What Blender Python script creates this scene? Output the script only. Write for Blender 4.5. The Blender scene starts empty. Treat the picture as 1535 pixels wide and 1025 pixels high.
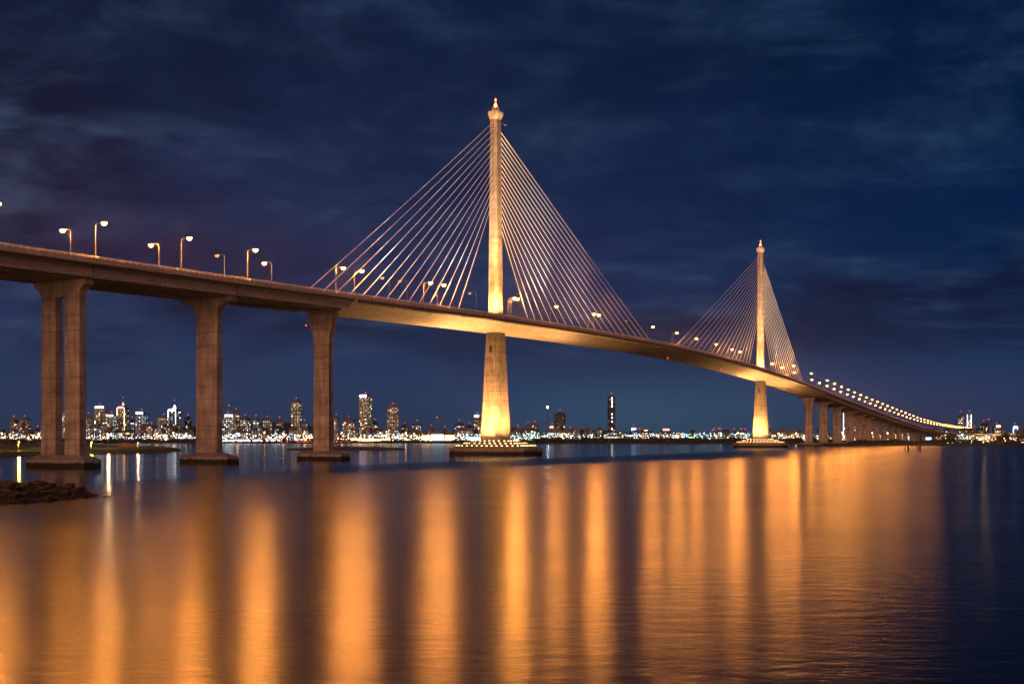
import bpy, math, random
import numpy as np
from mathutils import Vector, Matrix, Euler
random.seed(11); rng = np.random.default_rng(5)
R = math.radians
scene = bpy.context.scene
COL = scene.collection

# ------------------------------------------------------------------ camera, world, sun, exposure
F = 1666.0; CX = 767.5; HY = 655.0; CAMZ = 7.5          # focal length etc. in units of the photograph's pixels
cam_d = bpy.data.cameras.new('camera'); cam = bpy.data.objects.new('camera', cam_d); COL.objects.link(cam)
cam.location = (0, 0, CAMZ); cam.rotation_euler = (R(90), 0, 0)
cam_d.sensor_width = 36; cam_d.lens = 36 * F / 1535; cam_d.shift_y = (HY - 512.5) / 1535
cam_d.clip_start = 1; cam_d.clip_end = 40000
scene.camera = cam
scene.render.engine = 'CYCLES'
scene.cycles.sample_clamp_indirect = 4.0; scene.cycles.use_light_tree = False
vs = scene.view_settings
vs.view_transform = 'Standard'; vs.look = 'None'; vs.exposure = 0; vs.gamma = 1; vs.use_curve_mapping = False

P1 = Vector((-7.0, 474.0, 0)); D = Vector((0.4846, 0.8747, 0)); N = Vector((0.8747, -0.4846, 0))
def P(s, o, z): return P1 + D * s + N * o + Vector((0, 0, z))
SUN_DIR_TO = -D * 0.93 + N * 0.18 + Vector((0, 0, 0.10))       # towards the glow behind and left of the viewer
SUN_EL = math.asin(SUN_DIR_TO.normalized().z); SUN_AZ = math.atan2(SUN_DIR_TO.x, SUN_DIR_TO.y)

world = bpy.data.worlds.new('World'); scene.world = world; world.use_nodes = True
def build_world():
    nt = world.node_tree; n = nt.nodes; l = nt.links; n.clear()
    out = n.new('ShaderNodeOutputWorld')
    def math_(op, a, b=None, clamp=False):
        m = n.new('ShaderNodeMath'); m.operation = op; m.use_clamp = clamp
        for i, v in enumerate((a, b)):
            if v is None: continue
            if isinstance(v, (int, float)): m.inputs[i].default_value = v
            else: l.new(v, m.inputs[i])
        return m.outputs[0]
    def mix(fac, a, b):
        m = n.new('ShaderNodeMix'); m.data_type = 'RGBA'
        for k, v in ((0, fac), (6, a), (7, b)):
            if isinstance(v, (int, float)): m.inputs[k].default_value = v
            elif isinstance(v, tuple): m.inputs[k].default_value = (*v, 1)
            else: l.new(v, m.inputs[k])
        return m.outputs[2]
    def ss(v, lo, hi):
        m = n.new('ShaderNodeMapRange'); m.interpolation_type = 'SMOOTHSTEP'
        l.new(v, m.inputs[0]); m.inputs[1].default_value = lo; m.inputs[2].default_value = hi
        return m.outputs[0]
    tc = n.new('ShaderNodeTexCoord'); sep = n.new('ShaderNodeSeparateXYZ'); l.new(tc.outputs['Generated'], sep.inputs[0])
    X, Y, Z = sep.outputs
    zz = math_('MAXIMUM', Z, 0.0)
    den = math_('ADD', zz, 0.20)
    cx = math_('DIVIDE', X, den); cy = math_('DIVIDE', Y, den)
    cmb = n.new('ShaderNodeCombineXYZ'); l.new(cx, cmb.inputs[0]); l.new(cy, cmb.inputs[1])
    def noise(scale, detail, rough, dist, sx, sy, rot, off):
        mp = n.new('ShaderNodeMapping'); l.new(cmb.outputs[0], mp.inputs[0])
        mp.inputs['Scale'].default_value = (sx, sy, 1); mp.inputs['Rotation'].default_value = (0, 0, R(rot)); mp.inputs['Location'].default_value = off
        t = n.new('ShaderNodeTexNoise'); l.new(mp.outputs[0], t.inputs['Vector'])
        t.inputs['Scale'].default_value = scale; t.inputs['Detail'].default_value = detail
        t.inputs['Roughness'].default_value = rough; t.inputs['Distortion'].default_value = dist
        return t.outputs['Fac']
    big = noise(0.9, 6, 0.55, 0.3, 1, 1.0, 12, (3.1, 1.7, 0))
    wisp = noise(2.2, 7, 0.62, 0.5, 0.75, 1.15, -14, (7.3, 2.2, 0))
    fine = noise(6.5, 6, 0.65, 0.4, 0.8, 1.0, 5, (1.3, 9.2, 0))
    side = ss(X, -0.45, 0.42)                                   # west (left) is hazier and more violet, east clearer
    low = mix(side, (0.024, 0.046, 0.108), (0.018, 0.045, 0.118))
    mid = mix(side, (0.010, 0.022, 0.080), (0.000, 0.015, 0.068))
    top = mix(side, (0.005, 0.014, 0.047), (0.0002, 0.009, 0.038))
    c = mix(ss(Z, 0.0, 0.16), low, mid)
    c = mix(ss(Z, 0.12, 0.34), c, top)
    # glow of the city, teal patch past the middle and violet street-light glow in the lower left
    gx = math_('ABSOLUTE', math_('SUBTRACT', X, 0.12)); gg = math_('SUBTRACT', 1.0, ss(gx, 0.0, 0.24))
    g = math_('MULTIPLY', gg, math_('SUBTRACT', 1.0, ss(Z, 0.0, 0.075)))
    c = mix(math_('MULTIPLY', g, 0.75), c, (0.040, 0.105, 0.185))
    vx = math_('SUBTRACT', 1.0, ss(X, -0.42, -0.05)); vz = math_('SUBTRACT', 1.0, ss(math_('ABSOLUTE', math_('SUBTRACT', Z, 0.165)), 0.0, 0.085))
    c = mix(math_('MULTIPLY', math_('MULTIPLY', vx, vz), 0.15), c, (0.052, 0.030, 0.066))
    rx = ss(X, 0.2, 0.38); rz = math_('SUBTRACT', 1.0, ss(Z, 0.0, 0.07))
    c = mix(math_('MULTIPLY', math_('MULTIPLY', rx, rz), 0.35), c, (0.050, 0.042, 0.10))
    # clouds
    fade = ss(Z, 0.03, 0.12)
    darkc = math_('MULTIPLY', math_('MULTIPLY', ss(big, 0.46, 0.62), fade), 0.72)
    c = mix(darkc, c, (0.0015, 0.0045, 0.022))
    wl = mix(side, (0.050, 0.078, 0.155), (0.024, 0.060, 0.135))
    w = math_('MULTIPLY', ss(wisp, 0.46, 0.74), ss(math_('ADD', math_('MULTIPLY', fine, 0.5), math_('MULTIPLY', big, 0.5)), 0.40, 0.62))
    c = mix(math_('MULTIPLY', math_('MULTIPLY', w, fade), 0.95), c, wl)
    c = mix(math_('MULTIPLY', ss(math_('ADD', math_('MULTIPLY', fine, .4), math_('MULTIPLY', wisp, .6)), 0.42, 0.66), math_('MULTIPLY', fade, 0.24)), c, wl)
    bg = n.new('ShaderNodeBackground'); l.new(c, bg.inputs[0]); bg.inputs[1].default_value = 1.0
    sky = n.new('ShaderNodeTexSky'); sky.sky_type = 'NISHITA'; sky.sun_disc = False
    sky.sun_elevation = SUN_EL; sky.sun_rotation = SUN_AZ
    bg2 = n.new('ShaderNodeBackground'); l.new(sky.outputs[0], bg2.inputs[0]); bg2.inputs[1].default_value = 0.0001
    add = n.new('ShaderNodeAddShader'); l.new(bg.outputs[0], add.inputs[0]); l.new(bg2.outputs[0], add.inputs[1])
    l.new(add.outputs[0], out.inputs[0])
build_world()
sd = bpy.data.lights.new('city_glow', 'SUN'); sd.energy = 3.3; sd.color = (1.0, 0.40, 0.18); sd.angle = R(45)
sun = bpy.data.objects.new('city_glow', sd); COL.objects.link(sun)
sun.rotation_euler = SUN_DIR_TO.to_track_quat('Z', 'Y').to_euler()

LAMP_L = 30.0         # radiance of the street lamp lenses
LAMP_P = 31000.0      # power of the light each street lamp throws

HAZE = 0.00003
# ------------------------------------------------------------------ materials
MATS = {}
def nodes_of(m):
    m.use_nodes = True; nt = m.node_tree; return nt, nt.nodes, nt.links, nt.nodes['Principled BSDF']
def concrete(name, col, rough=0.85, tide=None, scale=0.35, stain=0.45, bump=0.25):
    m = bpy.data.materials.new(name); nt, n, l, b = nodes_of(m)
    geo = n.new('ShaderNodeNewGeometry')
    def noise(sc, det, mul=(1, 1, 1)):
        mp = n.new('ShaderNodeMapping'); l.new(geo.outputs['Position'], mp.inputs[0]); mp.inputs['Scale'].default_value = mul
        t = n.new('ShaderNodeTexNoise'); l.new(mp.outputs[0], t.inputs['Vector']); t.inputs['Scale'].default_value = sc; t.inputs['Detail'].default_value = det; t.inputs['Roughness'].default_value = 0.62
        return t.outputs['Fac']
    def mr(v, a, b_, c, d):
        q = n.new('ShaderNodeMapRange'); l.new(v, q.inputs[0]); 
        for i, x in enumerate((a, b_, c, d)): q.inputs[i + 1].default_value = x
        return q.outputs[0]
    def mul(a, c):
        q = n.new('ShaderNodeMath'); q.operation = 'MULTIPLY'; l.new(a, q.inputs[0]); l.new(c, q.inputs[1]); return q.outputs[0]
    blot = mr(noise(scale, 6), 0.3, 0.72, 1 - stain, 1.12)
    streak = mr(noise(0.9, 5, (1, 1, 0.07)), 0.35, 0.68, 1 - stain * 0.8, 1.08)
    lifts = mr(noise(1.0, 2, (0.02, 0.02, 0.55)), 0.4, 0.6, 0.88, 1.08)
    grain = mr(noise(7, 4), 0.3, 0.7, 0.85, 1.12)
    f = mul(mul(mul(blot, streak), lifts), grain)
    vm = n.new('ShaderNodeVectorMath'); vm.operation = 'SCALE'; vm.inputs[0].default_value = col; l.new(f, vm.inputs['Scale'])
    out = vm.outputs[0]
    if tide:
        sp = n.new('ShaderNodeSeparateXYZ'); l.new(geo.outputs['Position'], sp.inputs[0])
        ad = n.new('ShaderNodeMath'); ad.operation = 'ADD'; l.new(sp.outputs[2], ad.inputs[0]); l.new(mr(noise(1.2, 4), 0.3, 0.7, -0.25, 0.25), ad.inputs[1])
        k = mr(ad.outputs[0], tide - 0.12, tide + 0.12, 0, 1); k2 = n.new('ShaderNodeMix'); k2.data_type = 'RGBA'
        l.new(k, k2.inputs[0]); k2.inputs[6].default_value = (0.018, 0.016, 0.013, 1); l.new(out, k2.inputs[7]); out = k2.outputs[2]
    l.new(out, b.inputs['Base Color']); b.inputs['Roughness'].default_value = rough
    bp = n.new('ShaderNodeBump'); bp.inputs['Strength'].default_value = bump; bp.inputs['Distance'].default_value = 0.05
    l.new(noise(4, 5), bp.inputs['Height']); l.new(bp.outputs[0], b.inputs['Normal'])
    MATS[name] = m; return m
def plain(name, col, rough=0.6, metal=0, spec=0.5, var=0.2, sc=2.0):
    m = bpy.data.materials.new(name); nt, n, l, b = nodes_of(m)
    geo = n.new('ShaderNodeNewGeometry'); t = n.new('ShaderNodeTexNoise'); l.new(geo.outputs['Position'], t.inputs['Vector']); t.inputs['Scale'].default_value = sc; t.inputs['Detail'].default_value = 4
    mr = n.new('ShaderNodeMapRange'); l.new(t.outputs['Fac'], mr.inputs[0]); mr.inputs[1].default_value = 0.3; mr.inputs[2].default_value = 0.7; mr.inputs[3].default_value = 1 - var; mr.inputs[4].default_value = 1 + var
    vm = n.new('ShaderNodeVectorMath'); vm.operation = 'SCALE'; vm.inputs[0].default_value = col; l.new(mr.outputs[0], vm.inputs['Scale'])
    l.new(vm.outputs[0], b.inputs['Base Color']); b.inputs['Roughness'].default_value = rough; b.inputs['Metallic'].default_value = metal
    MATS[name] = m; return m
def emit(name, col, strength, sample=False, base=(0.05, 0.05, 0.05)):
    m = bpy.data.materials.new(name); nt, n, l, b = nodes_of(m)
    b.inputs['Base Color'].default_value = (*base, 1); b.inputs['Emission Color'].default_value = (*col, 1); b.inputs['Emission Strength'].default_value = strength
    m.cycles.emission_sampling = 'FRONT_BACK' if sample else 'NONE'
    MATS[name] = m; return m
CON = concrete('concrete', (0.52, 0.47, 0.42), stain=0.48, scale=0.22)
CONP = concrete('pylon_concrete', (0.46, 0.40, 0.33), stain=0.38)
CONF = concrete('footing_concrete', (0.40, 0.37, 0.34), tide=1.15, stain=0.4)
CONFP = concrete('pylon_footing_concrete', (0.34, 0.28, 0.22), tide=1.5, stain=0.4)
JOINT = concrete('stained_joint', (0.30, 0.26, 0.23), stain=0.4)
COND = concrete('deck_concrete', (0.50, 0.45, 0.41), stain=0.25)
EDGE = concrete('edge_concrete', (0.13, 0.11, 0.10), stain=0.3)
ASPH = plain('asphalt', (0.05, 0.05, 0.05), 0.8)
STEEL = plain('galvanised_steel', (0.11, 0.11, 0.11), 0.5, 0.3)
RAIL = plain('rail_paint', (0.80, 0.74, 0.66), 0.45)
CABLE = plain('cable_sheath', (0.80, 0.76, 0.70), 0.42, var=0.06)
DARK = plain('dark_housing', (0.03, 0.03, 0.03), 0.5)
ORANGE = emit('sodium_lens', (1.0, 0.36, 0.07), LAMP_L, False)
DIMLENS = plain('unlit_lens', (0.5, 0.45, 0.38), 0.3)
FLOODL = emit('flood_lens', (1.0, 0.55, 0.22), 7, False)
REDB = emit('red_beacon', (1.0, 0.10, 0.02), 16, True)
WARMB = emit('warm_beacon', (1.0, 0.30, 0.05), 14, True)
REDS = emit('red_obstruction_lens', (1.0, 0.10, 0.06), 2.5)
WHITES = emit('white_obstruction_lens', (0.75, 0.95, 1.0), 45)

# ------------------------------------------------------------------ mesh builder
class MB:
    def __init__(s): s.v = []; s.f = []; s.m = []
    def quad(s, a, b, c, d, mi=0):
        k = len(s.v); s.v += [tuple(a), tuple(b), tuple(c), tuple(d)]; s.f.append((k, k + 1, k + 2, k + 3)); s.m.append(mi)
    def loft(s, rings, cap=True, mi=0, dirty=()):
        k = len(s.v); n = len(rings[0])
        for r in rings: s.v += [tuple(p) for p in r]
        for i in range(len(rings) - 1):
            for j in range(n):
                a = k + i * n + j; b = k + i * n + (j + 1) % n
                s.f.append((a, b, b + n, a + n)); s.m.append(1 if i in dirty else mi)
        if cap:
            s.f.append(tuple(k + j for j in reversed(range(n)))); s.m.append(mi)
            s.f.append(tuple(k + (len(rings) - 1) * n + j for j in range(n))); s.m.append(mi)
    def boxf(s, c, ax, ay, az, mi=0):                      # centre and three half-axis vectors
        c = Vector(c); k = len(s.v)
        for sx in (-1, 1):
            for sy in (-1, 1):
                for sz in (-1, 1): s.v.append(tuple(c + ax * sx + ay * sy + az * sz))
        for f in ((0, 1, 3, 2), (4, 6, 7, 5), (0, 4, 5, 1), (2, 3, 7, 6), (0, 2, 6, 4), (1, 5, 7, 3)):
            s.f.append(tuple(k + i for i in f)); s.m.append(mi)
    def box(s, x0, x1, y0, y1, z0, z1, mi=0):
        s.boxf(((x0 + x1) / 2, (y0 + y1) / 2, (z0 + z1) / 2), Vector(((x1 - x0) / 2, 0, 0)), Vector((0, (y1 - y0) / 2, 0)), Vector((0, 0, (z1 - z0) / 2)), mi)
    def bbox(s, s0, s1, o0, o1, z0, z1, mi=0):             # box in bridge coordinates (along, across, up)
        s.boxf(P((s0 + s1) / 2, (o0 + o1) / 2, (z0 + z1) / 2), D * ((s1 - s0) / 2), N * ((o1 - o0) / 2), Vector((0, 0, (z1 - z0) / 2)), mi)
    def tube(s, a, b, r0, r1=None, n=6, mi=0):
        a = Vector(a); b = Vector(b); r1 = r0 if r1 is None else r1
        w = (b - a).normalized(); u = w.orthogonal().normalized(); v = w.cross(u)
        s.loft([[c + (u * math.cos(2 * math.pi * i / n) + v * math.sin(2 * math.pi * i / n)) * r for i in range(n)] for c, r in ((a, r0), (b, r1))], True, mi)
    def path(s, pts, r, n=6, mi=0):
        for a, b in zip(pts, pts[1:]): s.tube(a, b, r, r, n, mi)
    def mesh(s, name, mats, origin=(0, 0, 0)):
        me = bpy.data.meshes.new(name); o = Vector(origin)
        me.from_pydata([(x - o.x, y - o.y, z - o.z) for x, y, z in s.v], [], s.f)
        if not isinstance(mats, (list, tuple)): mats = [mats]
        for m in mats: me.materials.append(m)
        if len(mats) > 1: me.polygons.foreach_set('material_index', s.m)
        import bmesh
        bm = bmesh.new(); bm.from_mesh(me); bmesh.ops.recalc_face_normals(bm, faces=bm.faces); bm.to_mesh(me); bm.free()
        me.update(); return me
    def build(s, name, mats, parent=None, origin=None, local=False):
        if local: org = Vector((0, 0, 0))
        else: org = Vector(origin) if origin is not None else Vector(s.v[0])
        o = bpy.data.objects.new(name, s.mesh(name, mats, org)); COL.objects.link(o)
        if local: o.location = Vector(origin) if origin is not None else (0, 0, 0)
        else: o.location = org - (WORG.get(parent.name, Vector((0, 0, 0))) if parent else Vector((0, 0, 0)))
        if parent: o.parent = parent
        WORG[o.name] = org
        return o
WORG = {}
def empty(name, loc, parent=None, rz=0):
    o = bpy.data.objects.new(name, None); COL.objects.link(o); loc = Vector(loc)
    o.location = loc - (WORG.get(parent.name, Vector((0, 0, 0))) if parent else Vector((0, 0, 0)))
    o.rotation_euler.z = rz; WORG[o.name] = loc; o.empty_display_size = 1
    if parent: o.parent = parent
    return o
def tag(o, label=None, cat=None, group=None, kind=None):
    if label: o['label'] = label
    if cat: o['category'] = cat
    if group: o['group'] = group
    if kind: o['kind'] = kind
    return o
def px(x, dist, y=None, z=0.0):                            # ground point seen at column x at a given distance
    return Vector(((x - CX) / F * dist, dist, CAMZ + (HY - y) / F * dist if y is not None else z))
def ground(x, y, z=0.0):                                   # point of the level z seen at x, y
    d = (CAMZ - z) * F / (y - HY); return Vector(((x - CX) / F * d, d, z))

# ------------------------------------------------------------------ water
def build_water():
    m = bpy.data.materials.new('sea_water'); nt, n, l, b = nodes_of(m)
    geo = n.new('ShaderNodeNewGeometry'); pos = geo.outputs['Position']
    def mapd(scale, rot=0):
        mp = n.new('ShaderNodeMapping'); l.new(pos, mp.inputs[0]); mp.inputs['Scale'].default_value = scale; mp.inputs['Rotation'].default_value = (0, 0, R(rot)); return mp.outputs[0]
    def noise(sc, det, scale=(1, 1, 1), rot=0, rough=0.55):
        t = n.new('ShaderNodeTexNoise'); l.new(mapd(scale, rot), t.inputs['Vector']); t.inputs['Scale'].default_value = sc; t.inputs['Detail'].default_value = det; t.inputs['Roughness'].default_value = rough; return t.outputs['Fac']
    def mt(op, a, c, clamp=False):
        q = n.new('ShaderNodeMath'); q.operation = op; q.use_clamp = clamp
        for i, v in enumerate((a, c)):
            if isinstance(v, (int, float)): q.inputs[i].default_value = v
            else: l.new(v, q.inputs[i])
        return q.outputs[0]
    # a breeze line runs parallel to the bridge: ruffled water on the viewer's side, sheltered water beyond
    sp = n.new('ShaderNodeSeparateXYZ'); l.new(pos, sp.inputs[0])
    off = mt('ADD', mt('MULTIPLY', sp.outputs[0], 0.8747), mt('MULTIPLY', sp.outputs[1], -0.4846))       # = across - const
    off = mt('ADD', off, 235.8)
    lean = n.new('ShaderNodeMapRange'); l.new(sp.outputs[1], lean.inputs[0]); lean.inputs[1].default_value = 130; lean.inputs[2].default_value = 300; lean.inputs[3].default_value = 50; lean.inputs[4].default_value = 0
    off = mt('SUBTRACT', off, lean.outputs[0])
    off = mt('ADD', off, mt('MULTIPLY', mt('SUBTRACT', noise(0.02, 3), 0.5), 10))
    ru = n.new('ShaderNodeMapRange'); ru.interpolation_type = 'SMOOTHSTEP'; l.new(off, ru.inputs[0]); ru.inputs[1].default_value = 44; ru.inputs[2].default_value = 74
    rr = n.new('ShaderNodeMapRange'); l.new(ru.outputs[0], rr.inputs[0]); rr.inputs[3].default_value = 0.12; rr.inputs[4].default_value = 0.205
    patch = n.new('ShaderNodeMapRange'); l.new(noise(0.03, 4, (1, 2.2, 1)), patch.inputs[0]); patch.inputs[1].default_value = .3; patch.inputs[2].default_value = .7; patch.inputs[3].default_value = 0.9; patch.inputs[4].default_value = 1.1
    l.new(mt('MULTIPLY', rr.outputs[0], patch.outputs[0]), b.inputs['Roughness'])
    b.inputs['Base Color'].default_value = (0.004, 0.009, 0.020, 1); b.inputs['IOR'].default_value = 1.17
    h = mt('ADD', mt('MULTIPLY', noise(0.9, 3, (0.45, 1, 1), 8), 0.27), mt('MULTIPLY', noise(3.6, 3, (0.6, 1, 1), -6, 0.6), 0.10))
    bp = n.new('ShaderNodeBump'); l.new(h, bp.inputs['Height']); bp.inputs['Distance'].default_value = 0.35
    st = n.new('ShaderNodeMapRange'); l.new(ru.outputs[0], st.inputs[0]); st.inputs[3].default_value = 0.05; st.inputs[4].default_value = 0.4
    l.new(st.outputs[0], bp.inputs['Strength']); l.new(bp.outputs[0], b.inputs['Normal'])
    mb = MB(); mb.quad((-14000, -400, 0), (14000, -400, 0), (14000, 16000, 0), (-14000, 16000, 0))
    tag(mb.build('sea', m, origin=(0, 0, 0)), 'dark sea channel streaked with orange lamp reflections', kind='structure')
build_water()

# ------------------------------------------------------------------ bridge geometry
TAB = [(-460, 44.6), (-248, 49.9), (-210, 50.7), (-160, 52.0), (-89, 54.0), (-37, 55.6), (77, 57.4), (150, 58.1), (195, 58.2), (243, 57.5), (310, 56.0), (376, 53.7), (413, 52.1), (543, 44.8), (690, 36.3), (842, 28.4), (1039, 18.9), (1192, 14.2), (1400, 11.0), (1900, 9.0)]
_xs = np.arange(-500, 2000, 2.0); _ys = np.interp(_xs, [t[0] for t in TAB], [t[1] for t in TAB])
_k = np.exp(-0.5 * (np.arange(-40, 41) * 2 / 26.0) ** 2); _k /= _k.sum()
_ys = np.convolve(np.pad(_ys, 40, mode='edge'), _k, 'valid')
def dz(s): return float(np.interp(s, _xs, _ys))
bridge = empty('cable_stayed_bridge', P(0, 0, 0))
tag(bridge, 'long floodlit concrete cable stayed road bridge on tall piers crossing the water', 'bridge')
PY2 = 391.0
def octo(s, o, z, a, b, c, groove=0.0, gw=0.5):
    pts = [(b, -a + c), (b, -gw), (b - groove, -gw), (b - groove, gw), (b, gw), (b, a - c), (b - c, a), (-b + c, a), (-b, a - c), (-b, gw), (-b + groove, gw), (-b + groove, -gw), (-b, -gw), (-b, -a + c), (-b + c, -a), (b - c, -a)]
    return [P(s + p[0], o + p[1], z) for p in pts]
def shaft(mb, s, o, prof, lift=4.0, groove=0.0, gw=0.5, joint=0.09):
    # prof: list of (z, a, b, c); horizontal construction joints recessed every lift metres
    zs = [p[0] for p in prof]
    def at(z): return [float(np.interp(z, zs, [p[i] for p in prof])) for i in (1, 2, 3)]
    rings = []; dirty = []; z = zs[0]; marks = sorted(set([round(x, 3) for x in zs] + [round(zs[0] + lift * i, 3) for i in range(1, int((zs[-1] - zs[0]) / lift) + 1)]))
    for z in marks:
        a, b, c = at(z)
        if z in (marks[0], marks[-1]) or (z - zs[0]) % lift > 0.01 and (z - zs[0]) % lift < lift - 0.01: rings.append(octo(s, o, z, a, b, c, groove, gw))
        else:
            dirty += [len(rings), len(rings) + 1, len(rings) + 2]
            rings.append(octo(s, o, z - 0.10, a, b, c, groove, gw)); rings.append(octo(s, o, z - 0.07, a - joint, b - joint, c, groove, gw))
            rings.append(octo(s, o, z + 0.07, a - joint, b - joint, c, groove, gw)); rings.append(octo(s, o, z + 0.10, a, b, c, groove, gw))
    mb.loft(rings, dirty=dirty)

def spot(name, loc, target, power, col, size=60, blend=0.6, parent=None, radius=0.4):
    ld = bpy.data.lights.new(name, 'SPOT'); ld.energy = power; ld.color = col; ld.spot_size = R(size); ld.spot_blend = blend; ld.shadow_soft_size = radius
    o = bpy.data.objects.new(name, ld); COL.objects.link(o); loc = Vector(loc)
    o.location = loc - (WORG.get(parent.name, Vector((0, 0, 0))) if parent else Vector((0, 0, 0)))
    o.rotation_euler = (loc - Vector(target)).to_track_quat('Z', 'Y').to_euler()
    if parent: o.parent = parent
    return o
FLC = (1.0, 0.48, 0.145)

def pylon(s0, which):
    root = empty('pylon', P(s0, 0, 0), bridge)
    root['label'] = ('nearer and larger' if which == 0 else 'farther and smaller') + ' tapered concrete pylon with glowing crown'
    zd = dz(s0)
    mb = MB(); shaft(mb, s0, 0, [(6.0, 4.9, 6.1, 1.7), (zd - 14, 3.4, 4.3, 1.2), (zd - 4.3, 3.05, 3.9, 1.1)], 4.2, 0.22, 0.45)
    low = mb.build('lower_shaft', [CONP, JOINT], root)
    # oval access door high on the shaft
    mb = MB(); zz = zd - 11.5; b = 4.12
    for k in range(12):
        a0 = k * math.pi / 6; a1 = (k + 1) * math.pi / 6
        mb.loft([[P(s0 - b - d_, -0.0 + 0.42 * math.cos(a), zz + 1.5 * math.sin(a)) for d_, a in ((0, a0), (0.12, a0), (0.12, a1), (0, a1))], [P(s0 - b - d_, 0.62 * math.cos(a), zz + 1.75 * math.sin(a)) for d_, a in ((0, a0), (0.12, a0), (0.12, a1), (0, a1))]])
    mb.boxf(P(s0 - b + .02, 0, zz), D * .06, N * .44, Vector((0, 0, 1.5)))
    mb.build('inspection_hatch', DARK, root)
    mb = MB(); shaft(mb, s0, 0, [(zd - 0.2, 2.45, 3.05, 0.85), (zd + 45, 2.05, 2.6, 0.75), (143.2, 1.75, 2.2, 0.65)], 4.0, 0.30, 0.42, 0.05)
    mb.build('upper_shaft', [CONP, JOINT], root)
    # crown: flared collar, parapet and platform
    mb = MB(); mb.loft([octo(s0, 0, z, a, b, c) for z, a, b, c in ((142.6, 1.85, 2.3, .7), (143.3, 2.1, 2.5, .75), (144.9, 2.6, 2.9, .9), (145.9, 2.65, 2.95, .9), (145.9, 2.4, 2.7, .8), (145.2, 2.35, 2.65, .8))])
    mb.build('crown', concrete('crown_concrete', (0.62, 0.56, 0.46)) if 'crown_concrete' not in MATS else MATS['crown_concrete'], root)
    # lattice mast on top
    mb = MB(); top = P(s0, 0, 150.6)
    for sx, sy in ((1, 1), (1, -1), (-1, 1), (-1, -1)):
        mb.tube(P(s0 + sx * 1.5, sy * 1.5, 145.3), top, 0.16, 0.1, 6)
    for zz, r in ((147.0, 1.0), (148.6, 0.6)):
        q = [P(s0 + a * r, b * r, zz) for a, b in ((1, 1), (1, -1), (-1, -1), (-1, 1))]
        for i in range(4): mb.tube(q[i], q[(i + 1) % 4], 0.08)
    mb.tube(top, P(s0, 0, 152.3), 0.08)
    mb.build('lattice_mast', plain('mast_paint', (0.75, 0.7, 0.62)) if 'mast_paint' not in MATS else MATS['mast_paint'], root)
    mb = MB(); mb.tube(P(s0, 0, 148.2), P(s0, 0, 149.5), 0.55, 0.4, 8); mb.build('crown_lamp', WARMB, root)
    mb = MB(); mb.tube(P(s0, 0, 150.7), P(s0, 0, 151.5), 0.34, 0.28, 8); mb.build('warning_beacon', REDB, root)
    for k, (ds, do) in enumerate(((2.45, 2.0), (-2.45, -2.0), (-2.45, 2.0), (2.45, -2.0))):
        mb = MB(); mb.tube(P(s0 + ds, do, 145.3), P(s0 + ds, do, 146.7), 0.07, 0.07, 6); mb.boxf(P(s0 + ds, do, 146.85), D * .2, N * .2, Vector((0, 0, .16))); mb.build('crown_spotlight', DARK, root)
    # davit
    mb = MB(); a = P(s0 + 2.0, 1.2, 142.0); b_ = a + N * 2.6 + Vector((0, 0, -1.6)); mb.tube(a, b_, 0.14); mb.boxf(b_, N * .5, D * .3, Vector((0, 0, .25))); mb.build('maintenance_davit', STEEL, root)
    # footing
    fb = (18.3, 15.5, 7.5)
    rings = [octo(s0, 0, z, a, b, c) for z, a, b, c in ((-3, *fb), (2.55, *fb), (2.7, 18.1, 15.3, 7.4), (3.0, 17.2, 14.4, 7.0), (6.1, 6.0, 7.3, 2.2))]
    mb = MB(); mb.loft(rings); mb.build('footing', CONFP, root)
    # rows of floodlights sitting on low plinths on the four main and four corner slopes
    proto = None
    def face_pts(i, j, t, u):                                   # between ring corners
        a = [(14.4, -10.2), (14.4, 10.2), (7.4, 17.2), (-7.4, 17.2), (-14.4, 10.2), (-14.4, -10.2), (-7.4, -17.2), (7.4, -17.2)]
        b = [(7.3, -3.8), (7.3, 3.8), (5.1, 6.0), (-5.1, 6.0), (-7.3, 3.8), (-7.3, -3.8), (-5.1, -6.0), (5.1, -6.0)]
        i2 = (i + 1) % 8
        p0 = [a[i][k] * (1 - u) + b[i][k] * u for k in (0, 1)]; p1 = [a[i2][k] * (1 - u) + b[i2][k] * u for k in (0, 1)]
        return p0[0] * (1 - t) + p1[0] * t, p0[1] * (1 - t) + p1[1] * t, 3.0 + 3.1 * u
    for i in range(8):
        wide = i % 2 == 0
        for u, nn in ((0.12, 8 if wide else 4), (0.45, 6 if wide else 3), (0.76, 5 if wide else 2)):
            for q in range(nn):
                s_, o_, z_ = face_pts(i, 0, (q + 0.5) / nn, u)
                loc = P(s0 + s_, o_, z_)
                if proto is None:
                    f = MB(); f.box(-.42, .42, -.30, .30, -.3, .25); f.box(-.5, .5, -.14, .20, .25, .75)
                    f.box(-.36, .36, -.19, -.145, .36, .66, 1); f.box(-.36, .36, .205, .25, .36, .66, 1); f.box(-.38, .38, -.08, .14, .755, .78, 1)
                    proto = f.mesh('floodlight', [DARK, FLOODL])
                fo = bpy.data.objects.new('floodlight', proto); COL.objects.link(fo); fo.parent = root; fo.location = loc - WORG[root.name]
                ang = math.atan2(-N.y * 0 + (D * s_ + N * o_).x, -(D * s_ + N * o_).y); fo.rotation_euler.z = ang + random.uniform(-.15, .15)
    # the light those fixtures throw: up the shaft and on to the girder
    for ds, do in ((-15, -5), (-15, 5), (15, 5), (15, -5), (0, 18), (-4, -18)):
        spot('shaft_floodlight', P(s0 + ds, do, 4.6), P(s0 + ds * .05, do * .05, 24), 100000, FLC, 74, 0.9, root)
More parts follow.
